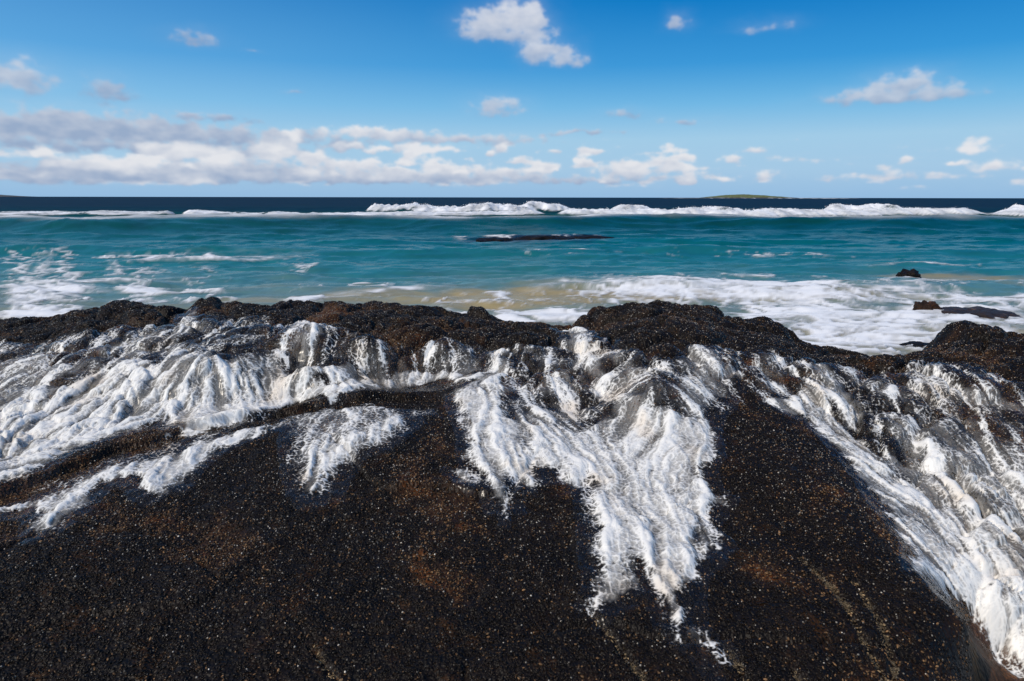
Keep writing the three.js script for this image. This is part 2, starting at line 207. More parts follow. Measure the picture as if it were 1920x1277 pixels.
// ------------------------------------------------------------------ foam on the rocks: where it runs, and its strands
// [density, softness, spots...] outlines seen in the photograph, laid on the rock in plan
const RUNS = [
  // thin veils first
  [.30, 9, [[-300, 640], [0, 640], [130, 640], [250, 610], [360, 600], [560, 605], [700, 640], [900, 640], [960, 690], [900, 712], [560, 740], [330, 780], [0, 880], [-300, 950]]],
  [.40, 8, [[960, 690], [1040, 640], [1130, 640], [1230, 690], [1330, 660], [1400, 690], [1380, 740], [1330, 790], [1200, 790], [1060, 830], [960, 790]]],
  [.36, 9, [[1330, 650], [1420, 660], [1560, 690], [1740, 690], [1930, 720], [2200, 760], [2250, 1000], [1920, 1000], [1700, 840], [1560, 760], [1420, 740]]],
  [.26, 6, [[60, 900], [200, 845], [330, 805], [440, 795], [330, 850], [150, 900]]],
  // left cascade
  [.92, 5, [[-300, 780], [0, 765], [60, 745], [130, 722], [200, 694], [255, 672], [300, 690], [330, 740], [310, 790], [250, 806], [180, 826], [110, 852], [60, 890], [0, 905], [-300, 990]]],
  [.62, 6, [[-300, 690], [0, 668], [60, 668], [110, 685], [160, 690], [100, 720], [0, 765], [-300, 780]]],
  [.50, 5, [[150, 690], [220, 640], [290, 612], [330, 625], [290, 665], [240, 680]]],
  [.80, 4, [[300, 690], [330, 655], [400, 672], [440, 690], [500, 672], [530, 690], [560, 735], [470, 775], [400, 795], [330, 798], [300, 770]]],
  [.78, 3, [[352, 588], [366, 592], [352, 612], [335, 640], [345, 690], [318, 700], [315, 650], [330, 615]]],
  [.62, 3, [[548, 604], [585, 604], [605, 630], [580, 660], [560, 690], [540, 690], [555, 650], [565, 630]]],
  [.85, 3, [[558, 705], [580, 690], [650, 688], [662, 705], [650, 720], [600, 712], [575, 735], [556, 735]]],
  [.5, 4, [[640, 700], [700, 690], [720, 715], [640, 735]]],
  // the gutter behind the lip
  [1.0, 2, [[330, 806], [450, 778], [560, 756], [620, 744], [700, 730], [780, 718], [822, 714], [865, 717], [900, 716], [935, 716], [900, 704], [850, 702], [822, 700], [780, 702], [700, 712], [620, 728], [560, 738], [450, 762], [330, 785]]],
  [.45, 5, [[640, 690], [740, 640], [760, 690], [800, 705], [640, 735]]],
  [.6, 4, [[850, 640], [880, 650], [900, 690], [880, 700], [850, 690], [858, 665]]],
  [.8, 3, [[905, 715], [930, 660], [950, 655], [945, 700], [950, 760], [925, 745]]],
  [.45, 4, [[930, 660], [985, 645], [1000, 655], [945, 690]]],
  // foam lying on the left of the slab
  [.72, 3, [[-300, 1010], [0, 935], [60, 922], [130, 896], [200, 868], [280, 846], [360, 822], [440, 800], [530, 780], [500, 800], [430, 822], [385, 848], [345, 872], [318, 915], [288, 928], [268, 915], [252, 895], [232, 880], [190, 890], [172, 915], [140, 950], [100, 985], [68, 1006], [66, 985], [88, 952], [40, 944], [0, 946], [-300, 1040]]],
  [.92, 4, [[255, 880], [330, 840], [400, 815], [430, 818], [370, 850], [315, 912], [288, 925]]],
  [.9, 3, [[85, 985], [110, 950], [150, 930], [120, 960], [68, 1006]]],
  // the patch below the lip
  [.55, 6, [[545, 800], [556, 764], [620, 752], [720, 750], [762, 764], [760, 800], [735, 822], [722, 850], [700, 835], [660, 862], [630, 884], [615, 912], [604, 942], [574, 942], [560, 900], [552, 850]]],
  [.85, 5, [[575, 850], [610, 830], [640, 840], [690, 820], [735, 780], [755, 775], [752, 800], [730, 820], [660, 855], [622, 884], [604, 920], [590, 938], [575, 920], [572, 880]]],
  [.35, 4, [[745, 756], [800, 752], [802, 790], [770, 775]]],
  // the chute left of centre
  [.88, 3, [[862, 726], [900, 714], [945, 730], [955, 790], [985, 800], [992, 860], [1002, 912], [985, 916], [958, 880], [950, 925], [953, 966], [942, 966], [930, 925], [905, 900], [880, 862], [886, 828], [872, 790], [855, 750]]],
  [.8, 2, [[852, 884], [866, 876], [890, 905], [884, 912], [866, 894], [856, 898]]],
  [.82, 3, [[968, 790], [985, 762], [1040, 775], [1062, 812], [1110, 830], [1100, 870], [1088, 914], [1062, 912], [1050, 872], [1034, 882], [1018, 872], [1000, 880], [985, 850]]],
  // streams off the notch
  [.84, 3, [[1050, 622], [1085, 622], [1104, 650], [1122, 690], [1150, 706], [1168, 740], [1186, 775], [1165, 790], [1140, 760], [1110, 710], [1082, 660]]],
  [.62, 3, [[1130, 650], [1150, 660], [1185, 690], [1240, 690], [1240, 702], [1180, 710], [1178, 760], [1160, 760], [1165, 705]]],
  [.7, 3, [[1285, 650], [1325, 650], [1345, 680], [1388, 700], [1398, 716], [1352, 705], [1340, 730], [1370, 750], [1355, 748], [1325, 738], [1326, 785], [1290, 790], [1290, 705], [1310, 690]]],
  // the white fan below, and its long tongues
  [.86, 3, [[1055, 825], [1110, 802], [1160, 786], [1200, 778], [1290, 780], [1326, 800], [1332, 862], [1312, 882], [1328, 915], [1356, 934], [1350, 950], [1318, 960], [1316, 1000], [1302, 1012], [1308, 1058], [1290, 1092], [1284, 1130], [1290, 1186], [1268, 1188], [1250, 1140], [1230, 1100], [1206, 1064], [1194, 1058], [1196, 1096], [1180, 1120], [1150, 1128], [1115, 1156], [1110, 1150], [1130, 1112], [1126, 1060], [1116, 1000], [1110, 930], [1098, 886], [1076, 860]]],
  [.75, 3, [[1318, 985], [1335, 1005], [1348, 1034], [1322, 1052], [1310, 1030]]],
  [.8, 2, [[1290, 790], [1330, 790], [1332, 800], [1300, 806]]], [.75, 2, [[1318, 830], [1334, 862], [1322, 862], [1306, 845]]],
  [.42, 4, [[1290, 1180], [1325, 1200], [1352, 1250], [1340, 1262], [1310, 1230], [1275, 1190]]],
  // right: the chute
  [.88, 3, [[1440, 750], [1500, 742], [1532, 722], [1560, 775], [1620, 835], [1700, 905], [1800, 965], [1930, 1060], [2200, 1160], [2200, 1420], [2020, 1400], [1930, 1268], [1864, 1200], [1842, 1166], [1780, 1108], [1724, 1088], [1716, 1040], [1662, 962], [1604, 880], [1562, 832], [1520, 792], [1472, 772]]],
  [.72, 6, [[1620, 835], [1720, 860], [1800, 850], [1930, 900], [2200, 1000], [2200, 1160], [1930, 1080], [1800, 970], [1700, 905]]],
  [.58, 6, [[1680, 800], [1800, 800], [1940, 850], [1940, 900], [1800, 860], [1700, 850]]],
  [.75, 3, [[1536, 684], [1562, 704], [1590, 740], [1620, 800], [1590, 800], [1550, 740]]],
  [.62, 3, [[1722, 680], [1745, 690], [1800, 728], [1850, 735], [1930, 760], [1930, 772], [1840, 752], [1790, 745], [1740, 710]]],
  [.5, 3, [[1640, 715], [1680, 725], [1690, 745], [1660, 735]]], [.5, 3, [[1760, 770], [1830, 800], [1930, 850], [1900, 850], [1800, 810]]],
];
const TX0 = -5.4, TD0 = 1.35, TWM = 10.8, TDM = 5.15, TN = 2048;   // the foam map: 10.8 m x 5.15 m of rock in plan
const HOLD = (px, py) => {                                          // the rock under a spot of the frame
  sight(px, py); let t = 1.2;
  for (let k = 0; k < 700; k++, t += 0.012) { const x = dir.x * t, d = -dir.z * t; if (EYE + dir.y * t < lattice(LAT, x, d)) return [x, d]; }
  return [dir.x * t, -dir.z * t];
};
function layDown(list, paint) {
  const cv = document.createElement('canvas'); cv.width = cv.height = 1024; const g = cv.getContext('2d');
  g.fillStyle = '#000'; g.fillRect(0, 0, 1024, 1024); g.globalCompositeOperation = 'lighten';
  for (const run of list) {
    const [den, soft, pts] = run, v = Math.round(den * 255);
    g.filter = 'blur(' + (soft * 0.75).toFixed(1) + 'px)'; g.fillStyle = paint ? paint(run) : `rgb(${v},${v},${v})`; g.beginPath();
    pts.forEach(([px, py], k) => { const [x, d] = HOLD(px, py), X = (x - TX0) / TWM * 1024, Y = (d - TD0) / TDM * 1024; k ? g.lineTo(X, Y) : g.moveTo(X, Y); });
    g.closePath(); g.fill();
  }
  const im = g.getImageData(0, 0, 1024, 1024).data, out = new Float32Array(1024 * 1024);
  for (let i = 0; i < out.length; i++) out[i] = im[i * 4] / 255;
  return out;
}
const DEN = layDown(RUNS);
const at1024 = (A, x, d) => {
  const u = clamp((x - TX0) / TWM * 1024 - 0.5, 0, 1022.99), v = clamp((d - TD0) / TDM * 1024 - 0.5, 0, 1022.99), i = u | 0, j = v | 0, s = u - i, t = v - j, o = j * 1024 + i;
  return (A[o] * (1 - s) + A[o + 1] * s) * (1 - t) + (A[o + 1024] * (1 - s) + A[o + 1025] * s) * t;
};
const foamDensity = (x, d) => {
  if (x < TX0 || x > TX0 + TWM || d < TD0 || d > TD0 + TDM) return 0;
  const wx = fbm(x * 5.0, d * 5.0, 4, 0.5) * 0.10, wd = fbm(x * 5.0 + 30, d * 5.0, 4, 0.5) * 0.10; return at1024(DEN, x + wx, d + wd);
};
// strands: noise smeared along the way the water runs off the rock
const STRAND = new Float32Array(TN * TN), RELIEF = new Float32Array(1024 * 1024), FOLD = new Float32Array(1024 * 1024);
{
  const FW = 540, FH = 258, fx = new Float32Array(FW * FH), fd = new Float32Array(FW * FH), e = 0.05;
  for (let j = 0; j < FH; j++) for (let i = 0; i < FW; i++) {
    const x = TX0 + (i + .5) / FW * TWM, d = TD0 + (j + .5) / FH * TDM;
    const H = (a, b) => lattice(LAT, a, b) + 0.45 * (0.5 - worley((a + 0.10 * noise(a * 2.1, b * 2.1)) * 2.4, (b + 0.10 * noise(a * 2.1 + 40, b * 2.1)) * 2.4 + 7)[0]) * 0.085 * sstep(-.05, .35, lattice(BEHIND, a, b));
    let gx = -(H(x + e, d) - H(x - e, d)) / (2 * e), gd = -(H(x, d + e) - H(x, d - e)) / (2 * e) - 0.06;
    gx += noise(x * 3, d * 3) * 0.05; const L = Math.hypot(gx, gd) || 1; fx[j * FW + i] = gx / L; fd[j * FW + i] = gd / L;
  }
  {
    const M = 512, q = new Float32Array(M * M); for (let j = 0; j < M; j++) for (let i = 0; i < M; i++) q[j * M + i] = noise(i / 3.4 + 11, j / 3.4) * 0.8 + noise(i / 1.5, j / 1.5 + 60) * 0.5;
    let a1 = 0, a2 = 0, an = 0;
    for (let j = 0; j < 1024; j++) for (let i = 0; i < 1024; i++) {
      if (DEN[j * 1024 + i] < 0.01) continue;
      const x0 = TX0 + (i + .5) / 1024 * TWM, d0 = TD0 + (j + .5) / 1024 * TDM, w1 = fbm(x0 * 3, d0 * 3, 3) * 0.10, w2 = fbm(x0 * 3 + 7, d0 * 3, 3) * 0.10; let s = 0;
      for (const way of [1, -1]) { let x = x0 + w1, d = d0 + w2; for (let k = 0; k < 22; k++) {
        const o = clamp(((d - TD0) / TDM * FH) | 0, 0, FH - 1) * FW + clamp(((x - TX0) / TWM * FW) | 0, 0, FW - 1), u = (x - TX0) / 0.022 + 200, v = (d - TD0) / 0.022 + 200, iu = u | 0, iv = v | 0, fu = u - iu, fv = v - iv, p0 = (iv & 511) * M, p1 = ((iv + 1) & 511) * M, c0 = iu & 511, c1 = (iu + 1) & 511;
        s += (q[p0 + c0] * (1 - fu) + q[p0 + c1] * fu) * (1 - fv) + (q[p1 + c0] * (1 - fu) + q[p1 + c1] * fu) * fv; x += fx[o] * 0.014 * way; d += fd[o] * 0.014 * way; } }
      FOLD[j * 1024 + i] = s; a1 += s; a2 += s * s; an++;
    }
    a1 /= an; const sd = Math.sqrt(a2 / an - a1 * a1); for (let o = 0; o < 1024 * 1024; o++) FOLD[o] = clamp(0.5 + (FOLD[o] - a1) / sd * 0.22);
  }
  const NS = 1024, src = new Float32Array(NS * NS);
  for (let j = 0; j < NS; j++) for (let i = 0; i < NS; i++) src[j * NS + i] = noise(i / 1.7, j / 1.7) * 0.7 + noise(i / 4.1 + 40, j / 4.1) * 0.5 + (rnd() - 0.5) * 1.0;
  const cell = 0.0056, step = 0.0075, N = 15;
  let m1 = 0, m2 = 0, mn = 0;
  for (let j = 0; j < TN; j++) for (let i = 0; i < TN; i++) {
    const x0 = TX0 + (i + .5) / TN * TWM, d0 = TD0 + (j + .5) / TN * TDM;
    let s = 0, c = 0; const on = DEN[(j >> 1) * 1024 + (i >> 1)] > 0.01, wob1 = on ? fbm(x0 * 9, d0 * 9, 3) * 0.035 : 0, wob2 = on ? fbm(x0 * 9 + 7, d0 * 9, 3) * 0.035 : 0;
    if (on) for (const way of [1, -1]) {
      let x = x0 + wob1, d = d0 + wob2;
      for (let k = 0; k < N; k++) {
        const fi = clamp(((x - TX0) / TWM * FW) | 0, 0, FW - 1), fj = clamp(((d - TD0) / TDM * FH) | 0, 0, FH - 1), o = fj * FW + fi, w = 1 - k / N * 0.6;
        s += src[((((d - TD0) / cell) | 0) & 1023) * NS + ((((x - TX0) / cell) | 0) & 1023)] * w; c += w;
        x += fx[o] * step * way; d += fd[o] * step * way;
      }
    }
    const v = c ? s / c : 0; STRAND[j * TN + i] = v; if (c) { m1 += v; m2 += v * v; mn++; }
  }
  m1 /= mn; const sd = Math.sqrt(m2 / mn - m1 * m1);
  for (let o = 0; o < TN * TN; o++) STRAND[o] = clamp(0.5 + (STRAND[o] - m1) / sd * 0.21);
}
console.log('strands');
const FOAMMAP = new Uint8Array(TN * TN * 4), FOAMBUMP = new Uint8Array(TN * TN * 4), COVER = new Float32Array(1024 * 1024);
for (let j = 0; j < TN; j++) for (let i = 0; i < TN; i++) {
  const o = j * TN + i, x = TX0 + (i + .5) / TN * TWM, d = TD0 + (j + .5) / TN * TDM, near = DEN[(j >> 1) * 1024 + (i >> 1)];
  let a = 0, S = STRAND[o], lace = 0, grain = 0, F = 0.5;
  const D = foamDensity(x, d);
  if (D > 0.008) {
    const [w1, w2] = worley(x * 30 + 0.8 * noise(x * 12, d * 12), d * 30 + 0.8 * noise(x * 12 + 9, d * 12));
    lace = 1 - sstep(0.03, 0.30, w2 - w1); grain = noise(x * 95, d * 95) * 0.35 + noise(x * 190 + 5, d * 190) * 0.25 + 0.5;
    const wall = sstep(-0.12, 0.10, lattice(BEHIND, x, d)), lo = 1.12 - D; F = at1024(FOLD, x, d); const clump = fbm(x * 4.5, d * 4.5, 4);
    const v = D * lerp(1.0, 0.94, wall) + (F - 0.5) * lerp(0.55, 0.95, wall) * (0.8 + 0.5 * lo) + (S - 0.5) * lerp(0.28, 0.48, wall) * (lo + 0.35) + (lace - 0.4) * lerp(0.42, 0.40, wall) * (lo + 0.12) + (grain - 0.5) * lerp(1.0, 0.9, wall) * lo + clump * lerp(0.45, 0.85, wall) * (lo + 0.18);
    a = lerp(sstep(0.36, 0.82, v), sstep(0.36, 0.96, v), wall);
    a *= 0.60 + 0.40 * sstep(0.25, 0.75, F + (S - 0.5) * 0.8 + (lace - 0.4) * 0.35);
    // a milky film of running water between the strands
    a = Math.max(a, 0.20 * sstep(0.25, 0.75, D + clump * 0.45) * (0.3 + 1.3 * S)) * sstep(0.02, 0.12, D);
    // round pits in the thick foam
    const hole = worley(x * 7 + 4, d * 7)[0]; if (hole < 0.10 && S < 0.5) a *= 0.2 + 0.8 * sstep(0.03, 0.10, hole);
  }
  const sandy = sstep(0.15, 0.55, fbm(x * 2.3 + 60, d * 2.3, 4)) * 0.6;
  FOAMMAP[o * 4] = lerp(233, 222, sandy); FOAMMAP[o * 4 + 1] = lerp(230, 206, sandy); FOAMMAP[o * 4 + 2] = lerp(224, 186, sandy); FOAMMAP[o * 4 + 3] = a * 255;
  const bump = clamp(0.1 + S * 0.40 + F * 0.45 + grain * 0.05 + lace * 0.05 + fbm(x * 9, d * 9, 3) * 0.15);
  FOAMBUMP[o * 4] = FOAMBUMP[o * 4 + 1] = FOAMBUMP[o * 4 + 2] = bump * 255; FOAMBUMP[o * 4 + 3] = 255;
  COVER[(j >> 1) * 1024 + (i >> 1)] += a / 4; RELIEF[(j >> 1) * 1024 + (i >> 1)] += bump / 4;
}
console.log('foam map');
const dataTex = (data, w, h, srgb, wrap) => { const t = new THREE.DataTexture(data, w, h, THREE.RGBAFormat); t.magFilter = t.minFilter = THREE.LinearFilter; if (srgb) t.colorSpace = THREE.SRGBColorSpace; if (wrap) t.wrapS = t.wrapT = THREE.RepeatWrapping; t.needsUpdate = true; return t; };
const foamMat = new THREE.MeshPhysicalMaterial({ name: 'rock_foam', map: dataTex(FOAMMAP, TN, TN, true), transparent: true, roughness: 0.4, ior: 1.33, bumpMap: dataTex(FOAMBUMP, TN, TN, false), bumpScale: 0.0065, side: THREE.DoubleSide });

// ------------------------------------------------------------------ materials of rock
const RT = 1024, rockCol = new Uint8Array(RT * RT * 4), rockBump = new Uint8Array(RT * RT * 4);
{
  // a tile of crusted rock, 1.4 m across; noise is wrapped by blending two shifted reads
  const wrap = (f, u, v) => { const a = sstep(0, 1, u), b = sstep(0, 1, v); return lerp(lerp(f(u + 1, v + 1), f(u, v + 1), a), lerp(f(u + 1, v), f(u, v), a), b); };
  for (let j = 0; j < RT; j++) for (let i = 0; i < RT; i++) {
    const u = i / RT, v = j / RT, o = (j * RT + i) * 4;
    const big = fbm(u * 6 + (u > 1 ? 0 : 0), v * 6, 4), fine = noise(u * 150, v * 150), mid = noise(u * 60 + 5, v * 60);
    const [w1] = worley(u * 96, v * 96);
    const edge = Math.min(u, 1 - u, v, 1 - v), k = sstep(0, 0.06, edge);
    const tone = clamp(0.5 + (big * 0.5) * k + fine * 0.22 + mid * 0.2);
    const brown = sstep(0.12, 0.6, fbm(u * 9 + 20, v * 9, 3) * k + fine * 0.2);
    rockCol[o] = 12 + tone * 34 + brown * 32; rockCol[o + 1] = 10 + tone * 28 + brown * 18; rockCol[o + 2] = 9 + tone * 24; rockCol[o + 3] = 255;
    rockBump[o] = rockBump[o + 1] = rockBump[o + 2] = clamp(0.5 + mid * 0.2 + fine * 0.2 + (0.4 - w1) * 0.6) * 255; rockBump[o + 3] = 255;
  }
}
const rockMat = new THREE.MeshPhysicalMaterial({ name: 'wet_rock', map: dataTex(rockCol, RT, RT, true, true), vertexColors: true, roughness: 0.5, ior: 1.33, specularIntensity: 0.6, bumpMap: dataTex(rockBump, RT, RT, false, true), bumpScale: 0.008 });

// ------------------------------------------------------------------ rock shelf mesh
const NR = 560, NC = 760, D0 = 0.75, D1 = 8.9;
const rowD = (r) => D0 * Math.pow(D1 / D0, r / (NR - 1));
const halfW = (d) => 0.84 * d + 1.0;
const RP = new Float32Array(NR * NC * 3), RU = new Float32Array(NR * NC * 2), RC = new Float32Array(NR * NC * 3), RN = new Float32Array(NR * NC * 3);
const RUST = HOLD(614, 590), rusty = (x, d) => sstep(0.2, 0.6, Math.exp(-(((x - RUST[0]) / 0.17) ** 2) - (((d - RUST[1]) / 0.30) ** 2)) + 0.25 * fbm(x * 7, d * 7, 3)) * (Math.abs(x - RUST[0]) < 0.5 ? 1 : 0);
const POOL = level(1885, 1262, 2.0), SANDY = new Float32Array(NR * NC);
for (let r = 0; r < NR; r++) {
  const d = rowD(r);
  for (let c = 0; c < NC; c++) {
    const x = (c / (NC - 1) * 2 - 1) * halfW(d), o = r * NC + c;
    RP[o * 3] = x; RP[o * 3 + 1] = rockHeight(x, d); RP[o * 3 + 2] = -d;
    RU[o * 2] = x / 1.4; RU[o * 2 + 1] = d / 1.4;
    // ochre and rust-brown patches of weed and stain between near-black crust
    const och = sstep(0.02, 0.45, fbm(x * 1.1 + 8, d * 1.5 + 2, 4) + fbm(x * 6, d * 6, 3) * 0.5), g = 0.8 + 0.5 * fbm(x * 4 + 70, d * 4, 4);
    const ru = rusty(x, d);
    const sandy = sstep(0.55, 0.25, Math.hypot(x - POOL[0], d - POOL[1]) + 0.18 * fbm(x * 6, d * 6, 3)) * sstep(1.82, 1.92, EYE - RP[o * 3 + 1] + 0.05 * noise(x * 9, d * 9));
    RC[o * 3] = lerp(g * lerp(0.72, 2.3, och) + ru * 4, 7.5 * g, sandy); RC[o * 3 + 1] = lerp(g * lerp(0.62, 1.42, och) + ru * 1.9, 5.2 * g, sandy); RC[o * 3 + 2] = lerp(g * lerp(0.5, 0.75, och) + ru * 0.9, 3.4 * g, sandy); SANDY[o] = sandy;
  }
}
for (let r = 0; r < NR; r++) for (let c = 0; c < NC; c++) {
  const o = (r * NC + c) * 3, a = (r * NC + Math.min(c + 1, NC - 1)) * 3, b = (r * NC + Math.max(c - 1, 0)) * 3, e = (Math.min(r + 1, NR - 1) * NC + c) * 3, f = (Math.max(r - 1, 0) * NC + c) * 3;
  const ux = RP[a] - RP[b], uy = RP[a + 1] - RP[b + 1], uz = RP[a + 2] - RP[b + 2], vx = RP[e] - RP[f], vy = RP[e + 1] - RP[f + 1], vz = RP[e + 2] - RP[f + 2];
  let nx = uy * vz - uz * vy, ny = uz * vx - ux * vz, nz = ux * vy - uy * vx; const L = Math.hypot(nx, ny, nz) || 1;
  RN[o] = nx / L; RN[o + 1] = ny / L; RN[o + 2] = nz / L;
}
console.log('rock grid');
// a mesh from the grid cells that `keep` accepts; vertices are shared and packed
function fromGrid(P3, N3, nr, nc, extra, keep) {
  const map = new Int32Array(nr * nc).fill(-1), list = [], idx = [];
  const id = (o) => { if (map[o] < 0) { map[o] = list.length; list.push(o); } return map[o]; };
  for (let r = 0; r < nr - 1; r++) for (let c = 0; c < nc - 1; c++) {
    const o = r * nc + c; if (!keep(o, r, c)) continue;
    const a = id(o), b = id(o + 1), e = id(o + nc), f = id(o + nc + 1); idx.push(a, b, f, a, f, e);
  }
  const g = new THREE.BufferGeometry(), pick = (A, n) => { const out = new Float32Array(list.length * n); list.forEach((o, k) => { for (let q = 0; q < n; q++) out[k * n + q] = A[o * n + q]; }); return out; };
  g.setAttribute('position', new THREE.BufferAttribute(pick(P3, 3), 3)); g.setAttribute('normal', new THREE.BufferAttribute(pick(N3, 3), 3));
  for (const [name, A, n] of extra) g.setAttribute(name, new THREE.BufferAttribute(pick(A, n), n));
  g.setIndex(new THREE.BufferAttribute(new Uint32Array(idx), 1));
  return g;
}
function put(name, geometry, material, data, parent = scene) {
  const m = new THREE.Mesh(geometry, material); m.name = name; m.castShadow = m.receiveShadow = true; Object.assign(m.userData, data); parent.add(m); return m;
}
// the outcrops on the crest are things of their own: [name, label, left px, right px, metres in front of the crest that belong to it]
const crestAt = (() => { const a = CREST.map(([px, py, d]) => { sight(px, py); return [dir.x / -dir.z, d]; }); return (t) => { let k = 0; while (k < a.length - 2 && a[k + 1][0] < t) k++; const f = clamp((t - a[k][0]) / (a[k + 1][0] - a[k][0])); return lerp(a[k][1], a[k + 1][1], f); }; })();
const OUT = [
  ['low dark rock ridge at the far left, beside the white surf', -400, 356, 0.55],
  ['long dark rock ridge left of centre, with a rusty brown patch', 356, 928, 0.5],
  ['big black barnacled outcrop right of the notch, topped by rounded knobs', 1081, 1508, 0.75],
  ['small dark hump at the right edge, in front of white surf', 1735, 2330, 0.45],
];
const outOf = new Uint8Array(NR * NC);
for (let r = 0; r < NR; r++) for (let c = 0; c < NC; c++) {
  const o = r * NC + c, x = RP[o * 3], d = -RP[o * 3 + 2], t = x / d, cd = crestAt(t);
  const wob = 0.22 * fbm(x * 2.2, d * 2.2, 3);
  OUT.forEach(([, l, R, back], k) => { const tl = (l - CX) / FOCAL, tr = (R - CX) / FOCAL, side = Math.min(t - tl, tr - t); if (side > 0 && d > cd - Math.min(back, 0.12 + side * 5) + wob && d < cd + 1.25) outOf[o] = k + 1; });
}
put('rock_ground', fromGrid(RP, RN, NR, NC, [['uv', RU, 2], ['color', RC, 3]], (o) => !outOf[o]), rockMat, { kind: 'structure', label: 'wet dark barnacled rock shelf sloping towards the viewer' });
OUT.forEach(([label], k) => put('rock_outcrop' + (k ? '_00' + k : ''), fromGrid(RP, RN, NR, NC, [['uv', RU, 2], ['color', RC, 3]], (o) => outOf[o] === k + 1), rockMat, { label, category: 'rock', group: 'outcrops along the crest of the shelf' }));

// ------------------------------------------------------------------ mussels and barnacles on the rock
{
  const g0 = new THREE.IcosahedronGeometry(1, 0); g0.deleteAttribute('uv'); g0.deleteAttribute('normal');
  const g = mergeVertices(g0, 1e-4), p = g.attributes.position;
  for (let i = 0; i < p.count; i++) { const x = p.getX(i), k = 1 - 0.35 * x; p.setXYZ(i, x, p.getY(i) * 0.42 * k, p.getZ(i) * 0.55 * k); }
  g.computeVertexNormals();
  const N = 420000, VEIN = 2600, mat = new THREE.MeshPhysicalMaterial({ name: 'shell', color: 0xffffff, roughness: 0.33, ior: 1.4, specularIntensity: 0.42 });
  const im = new THREE.InstancedMesh(g, mat, N); im.name = 'mussels_and_barnacles';
  const m = new THREE.Matrix4(), q = new THREE.Quaternion(), q2 = new THREE.Quaternion(), up = new THREE.Vector3(0, 1, 0), nrm = new THREE.Vector3(), pos = new THREE.Vector3(), sc = new THREE.Vector3(), col = new THREE.Color();
  let n = 0, tries = 0;
  const total = (d) => 0.41 * d * d + 0.55 * d, lo = total(1.55), hi = total(6.7);
  while (n < N - VEIN && tries++ < 1600000) {
    const A = lerp(lo, hi, rnd()), d = (-0.55 + Math.sqrt(0.3025 + 1.64 * A)) / 0.82, x = (rnd() * 2 - 1) * (0.82 * d + 0.55);
    const fr = Math.log(d / D0) / Math.log(D1 / D0) * (NR - 1), fc = (x / halfW(d) + 1) / 2 * (NC - 1), r = Math.floor(fr), c = Math.floor(fc), s = fc - c, t = fr - r, o = r * NC + c;
    const cov = x > TX0 && x < TX0 + TWM && d > TD0 && d < TD0 + TDM ? at1024(COVER, x, d) : 0;
    if (SANDY[o] > 0.3) continue;
    if (cov > 0.75 || rnd() < cov * 0.9) continue;
    const bare = sstep(0.18, 0.5, fbm(x * 2.6 + 30, d * 2.6, 3)) * 0.55; if (rnd() < bare) continue;
    const y = (RP[o * 3 + 1] * (1 - s) + RP[o * 3 + 4] * s) * (1 - t) + (RP[(o + NC) * 3 + 1] * (1 - s) + RP[(o + NC) * 3 + 4] * s) * t;
    nrm.set(RN[o * 3], RN[o * 3 + 1], RN[o * 3 + 2]);
    nrm.x += (rnd() - .5) * 1.1; nrm.z += (rnd() - .5) * 1.1; nrm.normalize();
    q.setFromUnitVectors(up, nrm); q2.setFromAxisAngle(up, rnd() * 6.283); q.multiply(q2);
    const crack = d < 3.2 ? crackAt(x, d) : 9, inCrack = crack < 0.012 && rnd() < 0.5;
    const och = sstep(0.0, 0.42, fbm(x * 1.1 + 8, d * 1.5 + 2, 4) + fbm(x * 6, d * 6, 3) * 0.5), k = rnd(), pale = 0.035 + 0.16 * sstep(2.2, 3.0, d + 0.5 * fbm(x * 1.3, d * 1.3 + 5, 4)) * (0.55 + 0.9 * fbm(x * 3 + 2, d * 3, 3)) + 0.06 * sstep(4.4, 5.2, d), kind = inCrack ? 2 : k < pale ? 3 : k < pale + 0.42 * och + 0.07 + 0.7 * rusty(x, d) ? 1 : 0;
    const len = kind === 3 ? 0.0025 + rnd() * 0.0028 : 0.0042 + rnd() * rnd() * 0.0062;
    sc.set(len, len * (kind === 3 ? 1.7 : 1), len * (kind === 3 ? 1.5 : 1));
    pos.set(x, y + len * 0.12, -d); m.compose(pos, q, sc); im.setMatrixAt(n, m);
    const v = 0.4 + rnd() * rnd() * 2.4;
    if (kind === 0) col.setRGB(0.0098 * v, 0.0066 * v, 0.0043 * v); else if (kind === 1) col.setRGB(0.105 * v, 0.058 * v, 0.026 * v); else if (kind === 2) col.setRGB(0.20 * v, 0.14 * v, 0.075 * v); else { const w = 0.08 + 0.34 * rnd() * rnd(); col.setRGB(w * v, 0.89 * w * v, 0.74 * w * v); }
    im.setColorAt(n, col); n++;
  }
  // crusts of small tan barnacles in the cracks
  for (let tries2 = 0; n < N && tries2 < 60000; tries2++) {
    const l = cracks[Math.floor(rnd() * rnd() * cracks.length)], i = Math.floor(rnd() * (l.length - 1)), f = rnd(), x = lerp(l[i][0], l[i + 1][0], f) + (rnd() + rnd() + rnd() - 1.5) * 0.016, d = lerp(l[i][1], l[i + 1][1], f) + (rnd() + rnd() + rnd() - 1.5) * 0.016;
    if (d < 1.5 || noise(x * 14, d * 14) + noise(x * 40, d * 40) * 0.5 < rnd() * 0.7 - 0.25) continue;
    const len = 0.0018 + rnd() * 0.003, w = 0.05 + 0.2 * rnd() * rnd();
    nrm.set((rnd() - .5), 1, (rnd() - .5)).normalize(); q.setFromUnitVectors(up, nrm); q2.setFromAxisAngle(up, rnd() * 6.283); q.multiply(q2);
    pos.set(x, rockHeight(x, d) + len * 0.4, -d); sc.set(len * (1 + rnd()), len, len); m.compose(pos, q, sc); im.setMatrixAt(n, m); col.setRGB(w, w * 0.76, w * 0.46); im.setColorAt(n++, col);
  }
  im.count = n; im.castShadow = im.receiveShadow = true;
